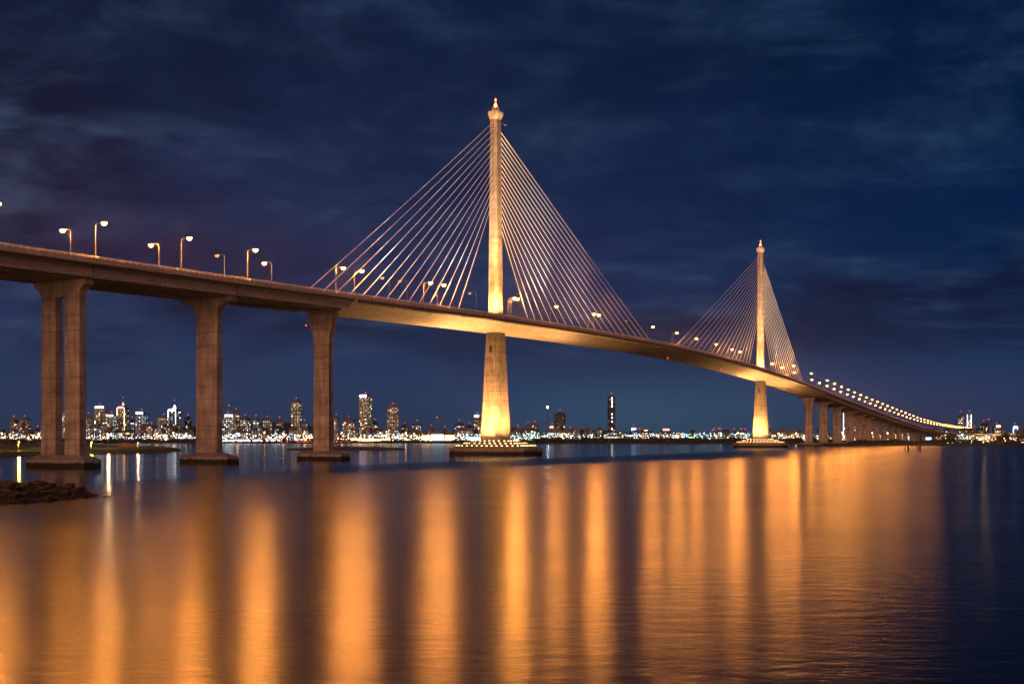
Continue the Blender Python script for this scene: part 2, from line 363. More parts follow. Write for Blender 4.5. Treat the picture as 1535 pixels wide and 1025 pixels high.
    for ds, do, k_ in ((-13, 9, 2.6), (13, 9, 2.6), (-13, -9, 2.6), (-14, 12, 5.0), (14, 12, 5.0)):
        spot('girder_floodlight', P(s0 + ds, do * 1.3, 4.6), P(s0 + ds * k_, do * 0.6, zd), 240000, FLC, 60, 0.9, root)
    for ds in (-92, -44, 44, 92):
        q = P(s0 + ds, 0, dz(s0 + ds) + 1.2); f = MB(); q = q + N * 11; f.boxf(q, D * .4, N * .5, Vector((0, 0, .3))); f.build('cable_floodlight', DARK, root)
        spot('cable_spotlight', q + Vector((0, 0, .5)), P(s0 + ds * .55, 0, 108), 180000, (1.0, .80, .60), 88, 0.9, root)
    # upward floods standing in the median of the deck
    for ds, do in ((-9, 1.2), (9, -1.2), (-3, 8), (3, -8)):
        f = MB(); q = P(s0 + ds, do, zd + 0.95); f.boxf(q, D * .35, N * .45, Vector((0, 0, .3))); f.tube(P(s0 + ds, do, zd), q, .1); f.build('deck_floodlight', DARK, root)
        q2 = q + Vector((0, 0, .4))
        spot('mast_floodlight', q2, P(s0, 0, zd + 17), 105000, FLC, 84, 0.9, root)
        spot('mast_top_floodlight', q2, P(s0, 0, zd + 75), 600000, FLC, 22, 0.9, root)
    return root
pylon(0, 0); pylon(PY2, 1)

# stay cables, single central plane
def fan(s0, ds0, ds1, n, zt0, zt1, sgn, power=1.15):
    for k in range(n):
        t = k / (n - 1); ds = ds0 + (ds1 - ds0) * (t ** power); s = s0 + sgn * ds
        zt = zt1 + (zt0 - zt1) * t; a = P(s0 + sgn * 2.0, 0, zt); b = P(s, 0, dz(s) + 0.5)
        mb = MB(); sag = (b - a).length * 0.004
        pts = [a.lerp(b, i / 8) - Vector((0, 0, 4 * sag * (i / 8) * (1 - i / 8))) for i in range(9)]
        w = (b - a).normalized(); u = w.orthogonal().normalized(); v = w.cross(u)
        mb.loft([[c + (u * math.cos(math.pi * j / 3) + v * math.sin(math.pi * j / 3)) * 0.125 for j in range(6)] for c in pts])
        mb.tube(b - w * 3.0, b + w * .3, 0.24, 0.3, 6)
        mb.build('stay_cable', CABLE, bridge, origin=b)
        mb = MB(); mb.boxf(P(s0 + sgn * 2.35, 0, zt + .05), D * 0.28, N * 0.34, Vector((0, 0, 0.5))); mb.build('cable_anchor', CONP, bridge)
fan(0, 32, 127.5, 14, 141.2, 108.5, -1, 1.0)
fan(0, 31.5, 183, 18, 139.6, 101.4, 1, 1.06)
fan(PY2, 31.5, 183, 18, 141.0, 101.4, -1, 1.06)
fan(PY2, 32, 132, 14, 139.6, 106, 1, 1.0)

# deck: precast segments of the cable stayed part
SEC = [(-14, 0), (14, 0), (14, -0.95), (13.1, -1.15), (12.8, -1.2), (5.1, -4.25), (-5.1, -4.25), (-12.8, -1.2), (-13.1, -1.15), (-14, -0.95)]
s = -116.0; END = 533.0; seglen = (END + 116.0) / 80
for k in range(80):
    a = s + k * seglen + 0.05; b = s + (k + 1) * seglen - 0.05
    mb = MB(); mb.loft([[P(q, o, dz(q) + z) for o, z in SEC] for q in (a, (a + b) / 2, b)])
    seg = mb.build('deck_segment', COND, bridge)
    mb = MB()
    for q in np.arange(a + 0.9, b, 1.9):
        for sg in (-1, 1): mb.bbox(q - .16, q + .16, *sorted((sg * 12.2, sg * 13.6)), dz(q) - 1.55, dz(q) - 1.16)
    tag(mb.build('edge_bracket', COND, seg), kind='stuff')
mb = MB(); mb.loft([[P(q, o, dz(q) + z) for o, z in ((-4.6, -1.0), (4.6, -1.0), (4.6, -4.0), (-4.6, -4.0))] for q in np.linspace(-115.5, 532.5, 131)])
mb.build('girder_core', COND, bridge)
# edge fascia (dark painted band) and parapets, rails, road strips along the whole bridge
S0, S1 = -440.0, 1560.0
def strip(name, mat, sec, s0, s1, step=10, parent=bridge):
    qs = np.linspace(s0, s1, max(2, int((s1 - s0) / step) + 1)); mb = MB()
    mb.loft([[P(q, o, dz(q) + z) for o, z in sec] for q in qs]); return mb.build(name, mat, parent)
for sg in (-1, 1):
    for a, b in ((S0, -116.1), (-115.9, 532.9), (533.1, S1)):
        strip('parapet', COND, [(sg * 13.98, -0.35), (sg * 14.15, -0.35), (sg * 14.15, 0.75), (sg * 13.75, 0.75), (sg * 13.5, 0.004), (sg * 13.98, 0.004)], a, b)
        mb = MB()
        step = 2.0 if a < 600 else 3.0
        for q in np.arange(a + 1, b, step): mb.bbox(q - .05, q + .05, sg * 13.95 - .07, sg * 13.95 + .07, dz(q) + .75, dz(q) + 1.3)
        r = mb.build('rail_post', RAIL, bridge); tag(r, kind='stuff')
        for h in (1.0, 1.3):
            strip('hand_rail', RAIL, [(sg * 13.86, h), (sg * 14.04, h - .03), (sg * 14.10, h + .08), (sg * 13.95, h + .17), (sg * 13.84, h + .1)], a, b)
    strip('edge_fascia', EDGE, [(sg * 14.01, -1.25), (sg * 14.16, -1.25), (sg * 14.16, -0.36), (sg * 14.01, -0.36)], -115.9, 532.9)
    for a, b in ((S0, -116.5), (533.5, 900)): strip('service_pipe', DARK, [(sg * 13.1, -.62), (sg * 13.4, -.62), (sg * 13.4, -.9), (sg * 13.1, -.9)], a, b)
    strip('median_barrier', COND, [(sg * 1.5 - .15, .0), (sg * 1.5 + .15, .0), (sg * 1.5 + .1, .9), (sg * 1.5 - .1, .9)], S0, S1)
    strip('roadway', ASPH, [(sg * 7.5 - 5.6, .008), (sg * 7.5 + 5.6, .008), (sg * 7.5 + 5.6, .02), (sg * 7.5 - 5.6, .02)], S0, S1)
    for oo in (4.0, 11.0):
        strip('lane_line', RAIL, [(sg * oo - .08, .021), (sg * oo + .08, .021), (sg * oo + .08, .026), (sg * oo - .08, .026)], S0, S1)

# approach piers and girder spans
LEFT = [-116, -169, -220, -272, -324, -376, -428]
RIGHT = [533, 584, 637, 690.5, 735, 776, 822, 865, 911, 957, 998, 1047, 1088, 1136, 1182, 1228, 1274, 1320, 1366, 1412, 1458, 1504, 1550]
def span(a, b):
    n = 5
    mb = MB(); mb.loft([[P(q, o, dz(q) + z) for o, z in ((-14, 0), (14, 0), (14, -.34), (12.0, -.5), (-12.0, -.5), (-14, -.34))] for q in np.linspace(a + .06, b - .06, n)])
    sp = mb.build('deck_span', COND, bridge)
    for o in (-10.8, -5.4, 0.0, 5.4, 10.8):
        mb = MB(); hw = [(-.65, -.52), (.65, -.52), (.65, -.78), (.2, -1.0), (.2, -2.85), (.5, -3.1), (.5, -3.45), (-.5, -3.45), (-.5, -3.1), (-.2, -2.85), (-.2, -1.0), (-.65, -.78)]
        mb.loft([[P(q, o + x, dz(a) + (dz(b) - dz(a)) * (q - a) / (b - a) + min(0, dz(q) - (dz(a) + (dz(b) - dz(a)) * (q - a) / (b - a))) + z) for x, z in hw] for q in np.linspace(a + .35, b - .35, n)])
        mb.build('girder', COND, sp)
    mb = MB()
    for q in (a + 1.0, (2 * a + b) / 3, (a + 2 * b) / 3, b - 1.0): mb.bbox(q - .2, q + .2, -10.6, 10.6, dz(q) - 3.0, dz(q) - .55)
    mb.build('diaphragm', COND, sp)
for a, b in zip(LEFT[1:], LEFT): span(a, b)
for a, b in zip(RIGHT, RIGHT[1:]): span(a, b)
def cap(mb, s0, top, bot_half, hgt, top_half, th):
    prof = [(-top_half, 0), (top_half, 0), (top_half, -1.25)]
    for i in range(1, 7):
        t = i / 6; prof.append((top_half + (bot_half - top_half) * math.sin(t * math.pi / 2), -1.25 - (hgt - 1.25) * (1 - math.cos(t * math.pi / 2))))
    prof += [(-x, z) for x, z in reversed(prof[2:])]
    mb.loft([[P(s0 + q, o, top + z) for o, z in prof] for q in (-th, th)])
def footing(s0, parent, a=8.6, b=6.6, c=3.2, top=1.75, rise=1.25, ia=4.6, ib=2.6):
    mb = MB(); mb.loft([octo(s0, 0, z, aa, bb, cc) for z, aa, bb, cc in ((-3, a, b, c), (top, a, b, c), (top + .12, a - .15, b - .15, c), (top + rise, ia, ib, .6))])
    mb.build('footing', CONF, parent); return top + rise
def pier(s0, kind):
    root = empty('pier', P(s0, 0, 0), bridge); zt = dz(s0) - 3.62
    zb = footing(s0, root, *((9.4, 5.2, 2.8) if kind != 'twin' else (10.4, 5.2, 2.8)), ia=7.6 if kind == 'twin' else 4.6, ib=2.0)
    if kind == 'twin':
        for o in (-4.4, 4.4):
            mb = MB(); shaft(mb, s0, o, [(zb - .02, 2.75, 1.2, .18), (zt - 4.1, 2.7, 1.15, .18)], 3.9, joint=0.07); mb.build('column', [CON, JOINT], root)
        mb = MB(); cap(mb, s0, zt, 7.15, 4.1, 9.7, 1.25); mb.build('pier_cap', CON, root)
    elif kind == 'flare':
        z2 = dz(s0) - 4.4
        mb = MB(); shaft(mb, s0, 0, [(zb - .02, 3.35, 1.7, .4), (z2 - 14, 3.15, 1.45, .4), (z2 - 10.5, 3.15, 1.45, .4)], 3.9, joint=0.07); mb.build('column', [CON, JOINT], root)
        mb = MB(); mb.loft([octo(s0, 0, z2 + z, a, b, c) for z, a, b, c in ((-10.48, 3.3, 1.55, .4), (-8, 3.5, 1.6, .4), (-5, 4.2, 1.7, .4), (-2, 5.0, 1.8, .4), (0, 5.4, 1.85, .4))]); mb.build('pier_cap', CON, root)
    else:
        if kind == 'slim': w, t, tw = 2.75, 1.2, 6.8
        elif s0 > 0: w, t, tw = 3.8, 1.4, 8.4
        else: w, t, tw = 4.05, 1.25, 9.7
        hh = min(4.4, max(1.9, (zt - zb) * .3))
        mb = MB(); shaft(mb, s0, 0, [(zb - .02, w + .1, t + .1, .25), (zt - hh, w, t, .25)], 3.9, joint=0.07); mb.build('column', [CON, JOINT], root)
        mb = MB(); cap(mb, s0, zt, w + .05, hh, tw, t + .05); mb.build('pier_cap', CON, root)
    if kind != 'flare':
        for o in (-5.4, 0, 5.4):
            mb = MB(); mb.bbox(s0 - .9, s0 + .9, o - .4, o + .4, zt + .002, zt + .15); mb.build('bearing', DARK, root)
    return root
r = pier(-116, 'flare'); r['label'] = 'flared pier carrying the left end of the cable stayed deck'
pier(-169, 'wide'); r = pier(-220, 'twin'); r['label'] = 'twin column pier nearest the viewer on the left'
for q in LEFT[3:]: pier(q, 'twin')
pier(533, 'flare')
for q in RIGHT[1:]: pier(q, 'wide' if q < 800 else 'slim')
pr = bpy.data.objects['pier']
mb = MB(); zt_ = dz(-116) - 5; mb.path([P(-116 - 1.2, 5.35, zt_), P(-116 - 1.2, 5.0, zt_ - 3), P(-116 - 1.2, 3.9, zt_ - 6.2), P(-116 - 1.1, 3.42, zt_ - 9.5), P(-116 - 1.2, 3.5, 3.5)], .14); mb.build('drain_pipe', DARK, pr)
mb = MB(); q_ = P(-116, -5.2, zt_ - 3.6); mb.tube(P(-116, -4.3, zt_ - 3.6), q_ - N * 2, .12); mb.boxf(q_ - N * 2.2, D * .3, N * .3, Vector((0, 0, .35))); mb.build('light_bracket', DARK, pr)
mb = MB(); mb.tube(q_ - N * 2.2 + Vector((0, 0, .36)), q_ - N * 2.2 + Vector((0, 0, .8)), .28, .22, 8); mb.build('navigation_light', REDS, pr)
for s_ in (190, 285, 318):
    for o_ in (5.6,):
        mb = MB(); a_ = P(s_, o_ - .6, dz(s_) - 4.2); mb.tube(a_, a_ - Vector((0, 0, 1.1)), .08); mb.tube(a_ - Vector((0, 0, 1.1)), a_ - Vector((0, 0, 1.6)), .3, .24, 8); mb.build('navigation_light', REDS, bridge)

# ------------------------------------------------------------------ street lamps
def make_lamp(lit, H=12.4, arm=2.5):
    body = MB()
    body.loft([[(r * math.cos(a), r * math.sin(a), z) for a in [i * math.pi / 4 for i in range(8)]] for z, r in ((0, .22), (.3, .22), (.32, .12), (H - .6, .075))])
    pole = body.mesh('pole', STEEL)
    a = MB(); pts = [Vector((0, 0, H - .7)), Vector((.15, 0, H - .25)), Vector((.7, 0, H + .05)), Vector((arm, 0, H + .12))]; a.path(pts, .07); armm = a.mesh('arm', STEEL)
    h = MB(); h.loft([[(x, y * w, H + .12 + z) for y, z in ((-1, 0), (-.7, .16), (.7, .16), (1, 0))] for x, w in ((arm - .25, .14), (arm + .05, .38), (arm + 1.35, .42), (arm + 1.6, .2))]); head = h.mesh('lamp_head', STEEL)
    g = MB(); g.loft([[(arm + .70 + .86 * k_ * math.cos(i * math.pi / 5), .52 * k_ * math.sin(i * math.pi / 5), H + .11 - z_) for i in range(10)] for k_, z_ in ((1, 0), (.97, .28), (.78, .56), (.35, .76))])
    lens = g.mesh('lens', ORANGE if lit else DIMLENS)
    return pole, armm, head, lens
LIT, OFF = make_lamp(True), make_lamp(False)
SODL = {}
for k_, f_ in (('left', 1.15), ('mid', 1.0), ('right', 0.34), ('slope', 0.20), ('tail', 0.09), ('far', 0.5)):
    q_ = bpy.data.lights.new('lamp_light', 'POINT'); q_.energy = LAMP_P * f_; q_.color = (1.0, 0.33, 0.045); q_.shadow_soft_size = 0.3; SODL[k_] = q_
def rank(n):
    if n > 12:
        tens = {1: 'teen', 2: 'twenty', 3: 'thirty', 4: 'forty'}; teens = ['thirteenth', 'fourteenth', 'fifteenth', 'sixteenth', 'seventeenth', 'eighteenth', 'nineteenth']
        if n < 20: return teens[n - 13]
        if n % 10 == 0: return {2: 'twentieth', 3: 'thirtieth', 4: 'fortieth'}[n // 10]
        return tens[n // 10] + ' ' + rank(n % 10)
    return {1: 'first', 2: 'second', 3: 'third', 4: 'fourth', 5: 'fifth', 6: 'sixth', 7: 'seventh', 8: 'eighth', 9: 'ninth', 10: 'tenth', 11: 'eleventh', 12: 'twelfth'}[n]
def lamp(s, o, side, label, lit=True, group='street lamps along the bridge deck'):
    loc = P(s, o, dz(s)); ang = math.atan2(N.y, N.x) + (0 if side > 0 else math.pi)
    r = empty('street_lamp', loc, None, ang); tag(r, label, 'street lamp', group)
    for nm, me in zip(('pole', 'arm', 'lamp_head', 'lens'), LIT if lit else OFF):
        o_ = bpy.data.objects.new(nm, me); COL.objects.link(o_); o_.parent = r
    if lit and s < 1240:
        lo = bpy.data.objects.new('lamp_light', SODL['far' if o == -12 and s < 0 else 'left' if s < -100 else 'mid' if s < 500 else 'right' if s < 720 else 'slope' if s < 960 else 'tail']); COL.objects.link(lo); lo.parent = r; lo.location = (3.2, 0, 11.5)
for k, s in enumerate((-330, -302, -271, -241, -210, -180, -152.7)):
    lamp(s, 0, 1, f'bright orange lamp on the median of the left approach, {rank(7 - k)} left of the cables' if k > 2 else f'{rank(3 - k)} median lamp beyond the left edge of the view')
for k, s in enumerate((-330, -302, -270, -239, -208, -177, -150, -128)):
    lamp(s, -12, -1, f'smaller far side orange lamp on the left approach, {rank(8 - k)} left of the cables' if k > 3 else f'{rank(4 - k)} far side lamp beyond the left edge of the view', lit=(k != 6))
def med(s): return ((474 + .8747 * s + 6.5) * .964 - 2.2 - 474) / .8747   # station of the median row
cs = [(-92, 1), (-81, 1), (-35, 1), (-25, 1)]
for k, (s, l_) in enumerate(cs): lamp(med(s), -4.5, 1, f'lit orange lamp behind the left cable fan of the nearer pylon, {rank(k + 1)} from the left')
for k, s in enumerate((-59, -47, 6.6)): lamp(med(s), -4.5, -1, ['unlit lamp behind the left cables, first of two facing left', 'unlit lamp behind the left cables, second of two facing left', 'unlit lamp with its head facing left, just left of the nearer pylon'][k], lit=False)
for k, s in enumerate((35, 38, 78, 122, 128)): lamp(med(s), -4.5, 1, f'lit orange lamp behind the right cable fan of the nearer pylon, {rank(k + 1)} from the left')
lamp(med(165), -4.5, 1, 'unlit lamp among the right cables of the nearer pylon', lit=False)
for k, s in enumerate((205, 245, 281, 321, 356, 374)): lamp(med(s), -4.5, 1, f'lit orange lamp between the two pylons past the first cables, {rank(k + 1)} from the left')
for k, s in enumerate((430, 458, 486, 524)): lamp(med(s), -4.5, 1, f'lit orange lamp behind the right cables of the farther pylon, {rank(k + 1)} from the left')
for k, s in enumerate((445, 500)): lamp(s, 13.3, -1, f'lit near side lamp below the cables right of the farther pylon, {rank(k + 1)} from the left')
s = 548.0; kk = 1
while s < 1555:
    lamp(s, -4.5, 1, f'{rank(kk)} orange lamp of the far row on the right approach, counted from the pylon'); kk += 1
    lamp(s + 9, 12.8, -1, f'{rank(kk - 1)} orange lamp of the near row on the right approach, counted from the pylon'); s += 27.5

# ------------------------------------------------------------------ land, shoals, hills
LAND = plain('dark_soil', (0.045, 0.038, 0.028), 0.95, var=0.5, sc=0.4)
ROCK = concrete('rock', (0.045, 0.033, 0.024), stain=0.55, scale=0.8, bump=0.8)
GRASSL = plain('grassy_bank', (0.05, 0.055, 0.022), 0.95, var=0.5, sc=0.3)
HILL = plain('distant_hill', (0.03, 0.035, 0.04), 1.0)
def land(name, pts, top, mat, label, jitter=0.25, slope=6.0):
    # closed outline with a beach slope; interior raised and uneven
    pts = [Vector((p.x, p.y)) for p in pts]; out = []
    for a, b in zip(pts, pts[1:] + pts[:1]):
        m_ = max(1, int((b - a).length / 25)); m_ = min(m_, 40)
        for i in range(m_):
            q = a.lerp(b, i / m_); w = (b - a).length * .01
            out.append(Vector((q.x + random.uniform(-1, 1) * min(3, w + .6), q.y + random.uniform(-1, 1) * min(3, w + .6))))
    c = sum(out, Vector((0, 0))) / len(out); rings = []
    for sh, z in ((0.0, -0.6), (slope * .35, .35), (slope, top)):
        rings.append([Vector((p.x, p.y, z + (random.uniform(-jitter, jitter) if z > 0 else 0))) + Vector(((c - p).normalized().x * sh, (c - p).normalized().y * sh, 0)) for p in out])
    mb = MB(); mb.loft(rings); o = mb.build(name, mat, origin=(c.x, c.y, 0)); tag(o, label, kind='structure'); return o
# far shore carrying the city
far = [ground(-500, 664.2), ground(60, 664), ground(400, 664.3), ground(700, 664), ground(900, 664.6), ground(1100, 664.8), ground(1190, 665.5)]
far += [P(545, 14, 0), P(548, 34, 0), ground(1300, 667.6), ground(1420, 667.8), ground(1560, 668.0), ground(2100, 668.2), Vector((9000, 3000, 0)), Vector((9000, 12000, 0)), Vector((-9000, 12000, 0)), Vector((-9000, 1500, 0))]
land('far_shore', far, 1.5, LAND, 'flat dark far shore carrying the city lights', 0.3, 8)
land('grassy_spit', [ground(-420, 690), ground(-60, 686), ground(20, 683.5), ground(90, 680.5), ground(150, 679.4), ground(215, 678.2), ground(262, 677), ground(277, 675.4), ground(262, 673.6), ground(215, 671.2), ground(160, 669), ground(60, 668), ground(-420, 668)], 1.6, GRASSL, 'low grassy spit behind the twin column pier', .2, 5)
land('low_islet', [ground(430, 674.2), ground(500, 674.4), ground(580, 674.2), ground(608, 673), ground(560, 671), ground(480, 671.2)], 0.9, LAND, 'low dark islet behind the third pier', .25, 4)
# mound of orange-lit earth on the spit
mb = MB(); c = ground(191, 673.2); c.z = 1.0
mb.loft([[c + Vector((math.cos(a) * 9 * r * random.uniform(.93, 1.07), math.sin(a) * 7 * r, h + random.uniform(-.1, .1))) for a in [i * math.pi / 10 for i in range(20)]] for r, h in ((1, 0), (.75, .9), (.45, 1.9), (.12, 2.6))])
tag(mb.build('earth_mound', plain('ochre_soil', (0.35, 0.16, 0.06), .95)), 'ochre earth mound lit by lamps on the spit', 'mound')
# hills behind the city
def hills(name, dist, x0, x1, hmax, seed, label):
    r = random.Random(seed); n = 70; mb = MB(); tops = []
    ph = [r.uniform(0, 6.28) for _ in range(6)]
    for i in range(n):
        t = i / (n - 1); e = min(1, t * 5, (1 - t) * 5)
        h = hmax * e * (0.55 + .25 * math.sin(t * 7 + ph[0]) + .12 * math.sin(t * 19 + ph[1]) + .06 * math.sin(t * 43 + ph[2]) + r.uniform(-.02, .02)); tops.append(max(2, h))
    xs = [x0 + (x1 - x0) * i / (n - 1) for i in range(n)]
    rings = [[px(x, dist - 600, z=1.0) for x in xs], [px(x, dist - 250, z=1.0 + .6 * h) for x, h in zip(xs, tops)], [px(x, dist, z=1.0 + h) for x, h in zip(xs, tops)], [px(x, dist + 900, z=1.0) for x in xs]]
    k = 0
    for a, b in zip(rings, rings[1:]):
        for i in range(n - 1): mb.quad(a[i], a[i + 1], b[i + 1], b[i])
    tag(mb.build(name, HILL), label, kind='structure')
hills('hills', 8500, -300, 560, 175, 3, 'dark hills behind the city on the left')
hills('hills', 9200, 500, 1000, 95, 4, 'low dark hills behind the middle of the city')

# rocky spit in the left foreground: a mound with separate rocks
def rock_mesh(seed):
    r = random.Random(seed); import bmesh
    bm = bmesh.new(); bmesh.ops.create_icosphere(bm, subdivisions=1, radius=1)
    for v in bm.verts: v.co *= r.uniform(.68, 1.12); v.co.z *= .72
    me = bpy.data.meshes.new('rock'); bm.to_mesh(me); bm.free(); me.materials.append(ROCK); return me
RM = [rock_mesh(i) for i in range(9)]
A = ground(-60, 752); B = ground(150, 743)
spit_o = empty('rocky_spit', ((A.x + B.x) / 2, (A.y + B.y) / 2, 0)); tag(spit_o, 'low dark rocky spit in the left foreground', kind='structure')
SPOLY = [(-56.5, 122), (-53.8, 129), (-52.6, 142), (-55.5, 146.5), (-61, 151), (-75, 156), (-105, 158), (-105, 110), (-64, 112)]
def spit_h(x, y):
    inside = False; dm = 1e9; n_ = len(SPOLY)
    for i in range(n_):
        (x0, y0), (x1, y1) = SPOLY[i], SPOLY[(i + 1) % n_]
        if (y0 > y) != (y1 > y) and x < (x1 - x0) * (y - y0) / (y1 - y0) + x0: inside = not inside
        ex, ey = x1 - x0, y1 - y0; t_ = max(0, min(1, ((x - x0) * ex + (y - y0) * ey) / (ex * ex + ey * ey))); dm = min(dm, math.hypot(x - x0 - ex * t_, y - y0 - ey * t_))
    return min(1.35, .08 + .34 * dm ** .75) if inside else -1
mb = MB(); gx = np.linspace(-106, -51, 130); gy = np.linspace(108, 160, 110); k0 = 0
for y in gy:
    for x in gx: mb.v.append((x, y, max(-.5, spit_h(x, y) - .12 + (random.uniform(-.18, .22) if spit_h(x, y) > 0 else 0))))
nx = len(gx)
for j in range(len(gy) - 1):
    for i in range(nx - 1): mb.f.append((j * nx + i, j * nx + i + 1, (j + 1) * nx + i + 1, (j + 1) * nx + i)); mb.m.append(0)
mb.build('rubble_mound', ROCK, spit_o, origin=(0, 0, 0))
cnt = 0
while cnt < 295:
    x = random.uniform(-72, -52); y = random.uniform(114, 153); h = spit_h(x, y)
    if h < 0.02: continue
    sc = random.choice((.3, .4, .5, .6, .8)) * random.uniform(.7, 1.25)
    if h < .5: sc *= .7
    o = bpy.data.objects.new('rock', random.choice(RM)); COL.objects.link(o); o.parent = spit_o
    o.location = Vector((x, y, h - .05 + sc * random.uniform(0, .35))) - WORG[spit_o.name]; o.scale = (sc * random.uniform(.8, 1.5), sc, sc * random.uniform(.6, 1.0)); o.rotation_euler = (random.uniform(-.4, .4), random.uniform(-.4, .4), random.uniform(0, 6.28)); cnt += 1
for q in (ground(158, 743.6), ground(163, 743.4)):
    o = bpy.data.objects.new('rock', RM[2]); COL.objects.link(o); o.parent = spit_o; o.location = Vector((q.x, q.y, .05)) - WORG[spit_o.name]; o.scale = (.5, .4, .22)

# ------------------------------------------------------------------ vegetation
LEAF = [plain('leaf_dark', (0.030, 0.045, 0.016), .8, var=.5, sc=1.0), plain('leaf_olive', (0.055, 0.065, 0.020), .8, var=.5, sc=1.0)]
BARK = plain('bark', (0.09, 0.06, 0.04), .9)
def crown_mesh(seed, H, W, nleaf, mat):
    r = random.Random(seed); mb = MB()
    lobes = [(r.uniform(-.55, .55) * W, r.uniform(-.55, .55) * W, H * r.uniform(.45, .95), W * r.uniform(.28, .5)) for _ in range(9)]
    for _ in range(nleaf):
        lx, ly, lz, lr = r.choice(lobes)
        v = Vector((r.gauss(0, 1), r.gauss(0, 1), r.gauss(0, .8))).normalized() * lr * r.uniform(.55, 1.08)
        c = Vector((lx, ly, lz)) + v; u = Vector((r.gauss(0, 1), r.gauss(0, 1), r.gauss(0, 1))).normalized(); w = u.orthogonal().normalized(); sz = r.uniform(.12, .34) * W * .28
        mb.quad(c - u * sz - w * sz * .6, c + u * sz - w * sz * .5, c + u * sz * .8 + w * sz * .6, c - u * sz + w * sz * .5)
    return mb.mesh('crown', mat)
def trunk_mesh(seed, H, W):
    r = random.Random(seed); mb = MB(); mb.tube((0, 0, -.3), (0, 0, H * .5), .05 * H, .035 * H, 7)
    for _ in range(5):
        a = r.uniform(0, 6.28); mb.tube((0, 0, H * r.uniform(.3, .48)), (math.cos(a) * W * .45, math.sin(a) * W * .45, H * r.uniform(.6, .85)), .022 * H, .01 * H, 5)
    return mb.mesh('trunk', BARK)
TREES = [(crown_mesh(i, 5.0, 4.2, 420, LEAF[i % 2]), trunk_mesh(i, 5.0, 4.2)) for i in range(5)]
def tree(loc, sc, label, group):
    t = empty('tree', loc, None, random.uniform(0, 6.28)); tag(t, label, 'tree', group); t.scale = (sc, sc, sc * random.uniform(.85, 1.15))
    c, k = random.choice(TREES)
    for nm, me in (('crown', c), ('trunk', k)):
        o = bpy.data.objects.new(nm, me); COL.objects.link(o); o.parent = t
for i in range(26):
    x = -40 + i * 8.5 + random.uniform(-3, 3); q = ground(x, random.uniform(669.6, 671.6)); q.z = 1.4
    tree(q, random.uniform(.55, .85), f'{rank(i + 1)} bushy dark tree from the left at the back of the grassy spit', 'trees on the grassy spit')
for i, (x, y, sc) in enumerate(((1497, 666.4, 1.5), (1504, 666.2, 1.75), (1511, 666.5, 1.4), (1526, 666.5, 1.5), (1534, 666.3, 1.9), (1420, 666.4, 1.0), (1429, 666.5, .9), (1412, 666.4, .8))):
    q = ground(x, y); q.z = 1.3; tree(q, sc, ['leftmost round tree of the right hand shore clump below the lit ramp', 'tallest middle tree of the right hand shore clump below the lit ramp', 'right tree of the shore clump below the lit ramp', 'round tree near the right edge of the view', 'big tree at the right edge of the view', 'small tree on the shore in front of the far bridge end', 'small tree right of the far bridge end piers', 'small tree left of the far bridge end piers'][i], 'trees on the right hand shore')
# far mangrove belt reads as one mass
def belt(x0, x1, y0, y1, hmin, hmax, n, seed, label):
    r = random.Random(seed); mb = MB()
    for _ in range(n):
        x = r.uniform(x0, x1); y = r.uniform(y0, y1); c0 = ground(x, y); hh = (hmin + (hmax - hmin) * (.5 + .5 * math.sin(x * .09 + seed) * math.sin(x * .031))) * r.uniform(.75, 1.1); w = hh * .8
        for _ in range(9):
            c = c0 + Vector((r.uniform(-1, 1) * w, r.uniform(-1, 1) * w, 1.2 + hh * r.uniform(.1, 1))); u = Vector((r.gauss(0, 1), r.gauss(0, .5), r.gauss(0, 1))).normalized(); v = u.orthogonal().normalized(); sz = hh * r.uniform(.12, .3)
            mb.quad(c - u * sz - v * sz, c + u * sz - v * sz, c + u * sz + v * sz, c - u * sz + v * sz)
    o = mb.build('mangrove_belt', LEAF[0]); tag(o, label, 'mangroves', kind='stuff')
belt(-60, 300, 662.2, 663.8, 2.2, 4.0, 900, 1, 'dark mangrove belt on the far shore at the left')
belt(300, 840, 662.8, 663.8, 1.2, 2.8, 900, 2, 'low dark mangrove belt on the far shore in the middle')
belt(800, 1200, 662.8, 664.3, 3.2, 5.2, 1500, 3, 'dark mangrove belt on the far shore right of the nearer pylon')
belt(1225, 1560, 664.5, 667.0, 1.6, 3.8, 1000, 4, 'dark shrubs on the shore under the right approach')

# ------------------------------------------------------------------ city
WALL = {k: plain('facade_' + k, tuple(v * .3 for v in c), .8, var=.12, sc=.05) for k, c in dict(grey=(.30, .30, .31), cream=(.40, .36, .30), dark=(.07, .08, .10), blue=(.16, .22, .32), brown=(.26, .19, .15)).items()}
WINM = {}
for k, c in dict(warm=(1, .78, .52), white=(.95, .95, .85), cool=(.62, .82, 1.0), green=(.75, 1.0, .85)).items():
    WINM[k] = [emit(f'window_dim_{k}', c, .20), emit(f'window_lit_{k}', c, .85), emit(f'window_bright_{k}', c, 3.0)]
SIGN = {k: emit('light_' + k, c, s_) for k, (c, s_) in dict(white=((.75, .90, 1), 4), blue=((.25, .45, 1), 6), purple=((.55, .40, 1), 7), pink=((1, .45, .45), 2), warm=((1, .6, .28), 5), teal=((.35, 1, .95), 5), red=((1, .1, .08), 5), yellow=((1, .72, .1), 8)).items()}
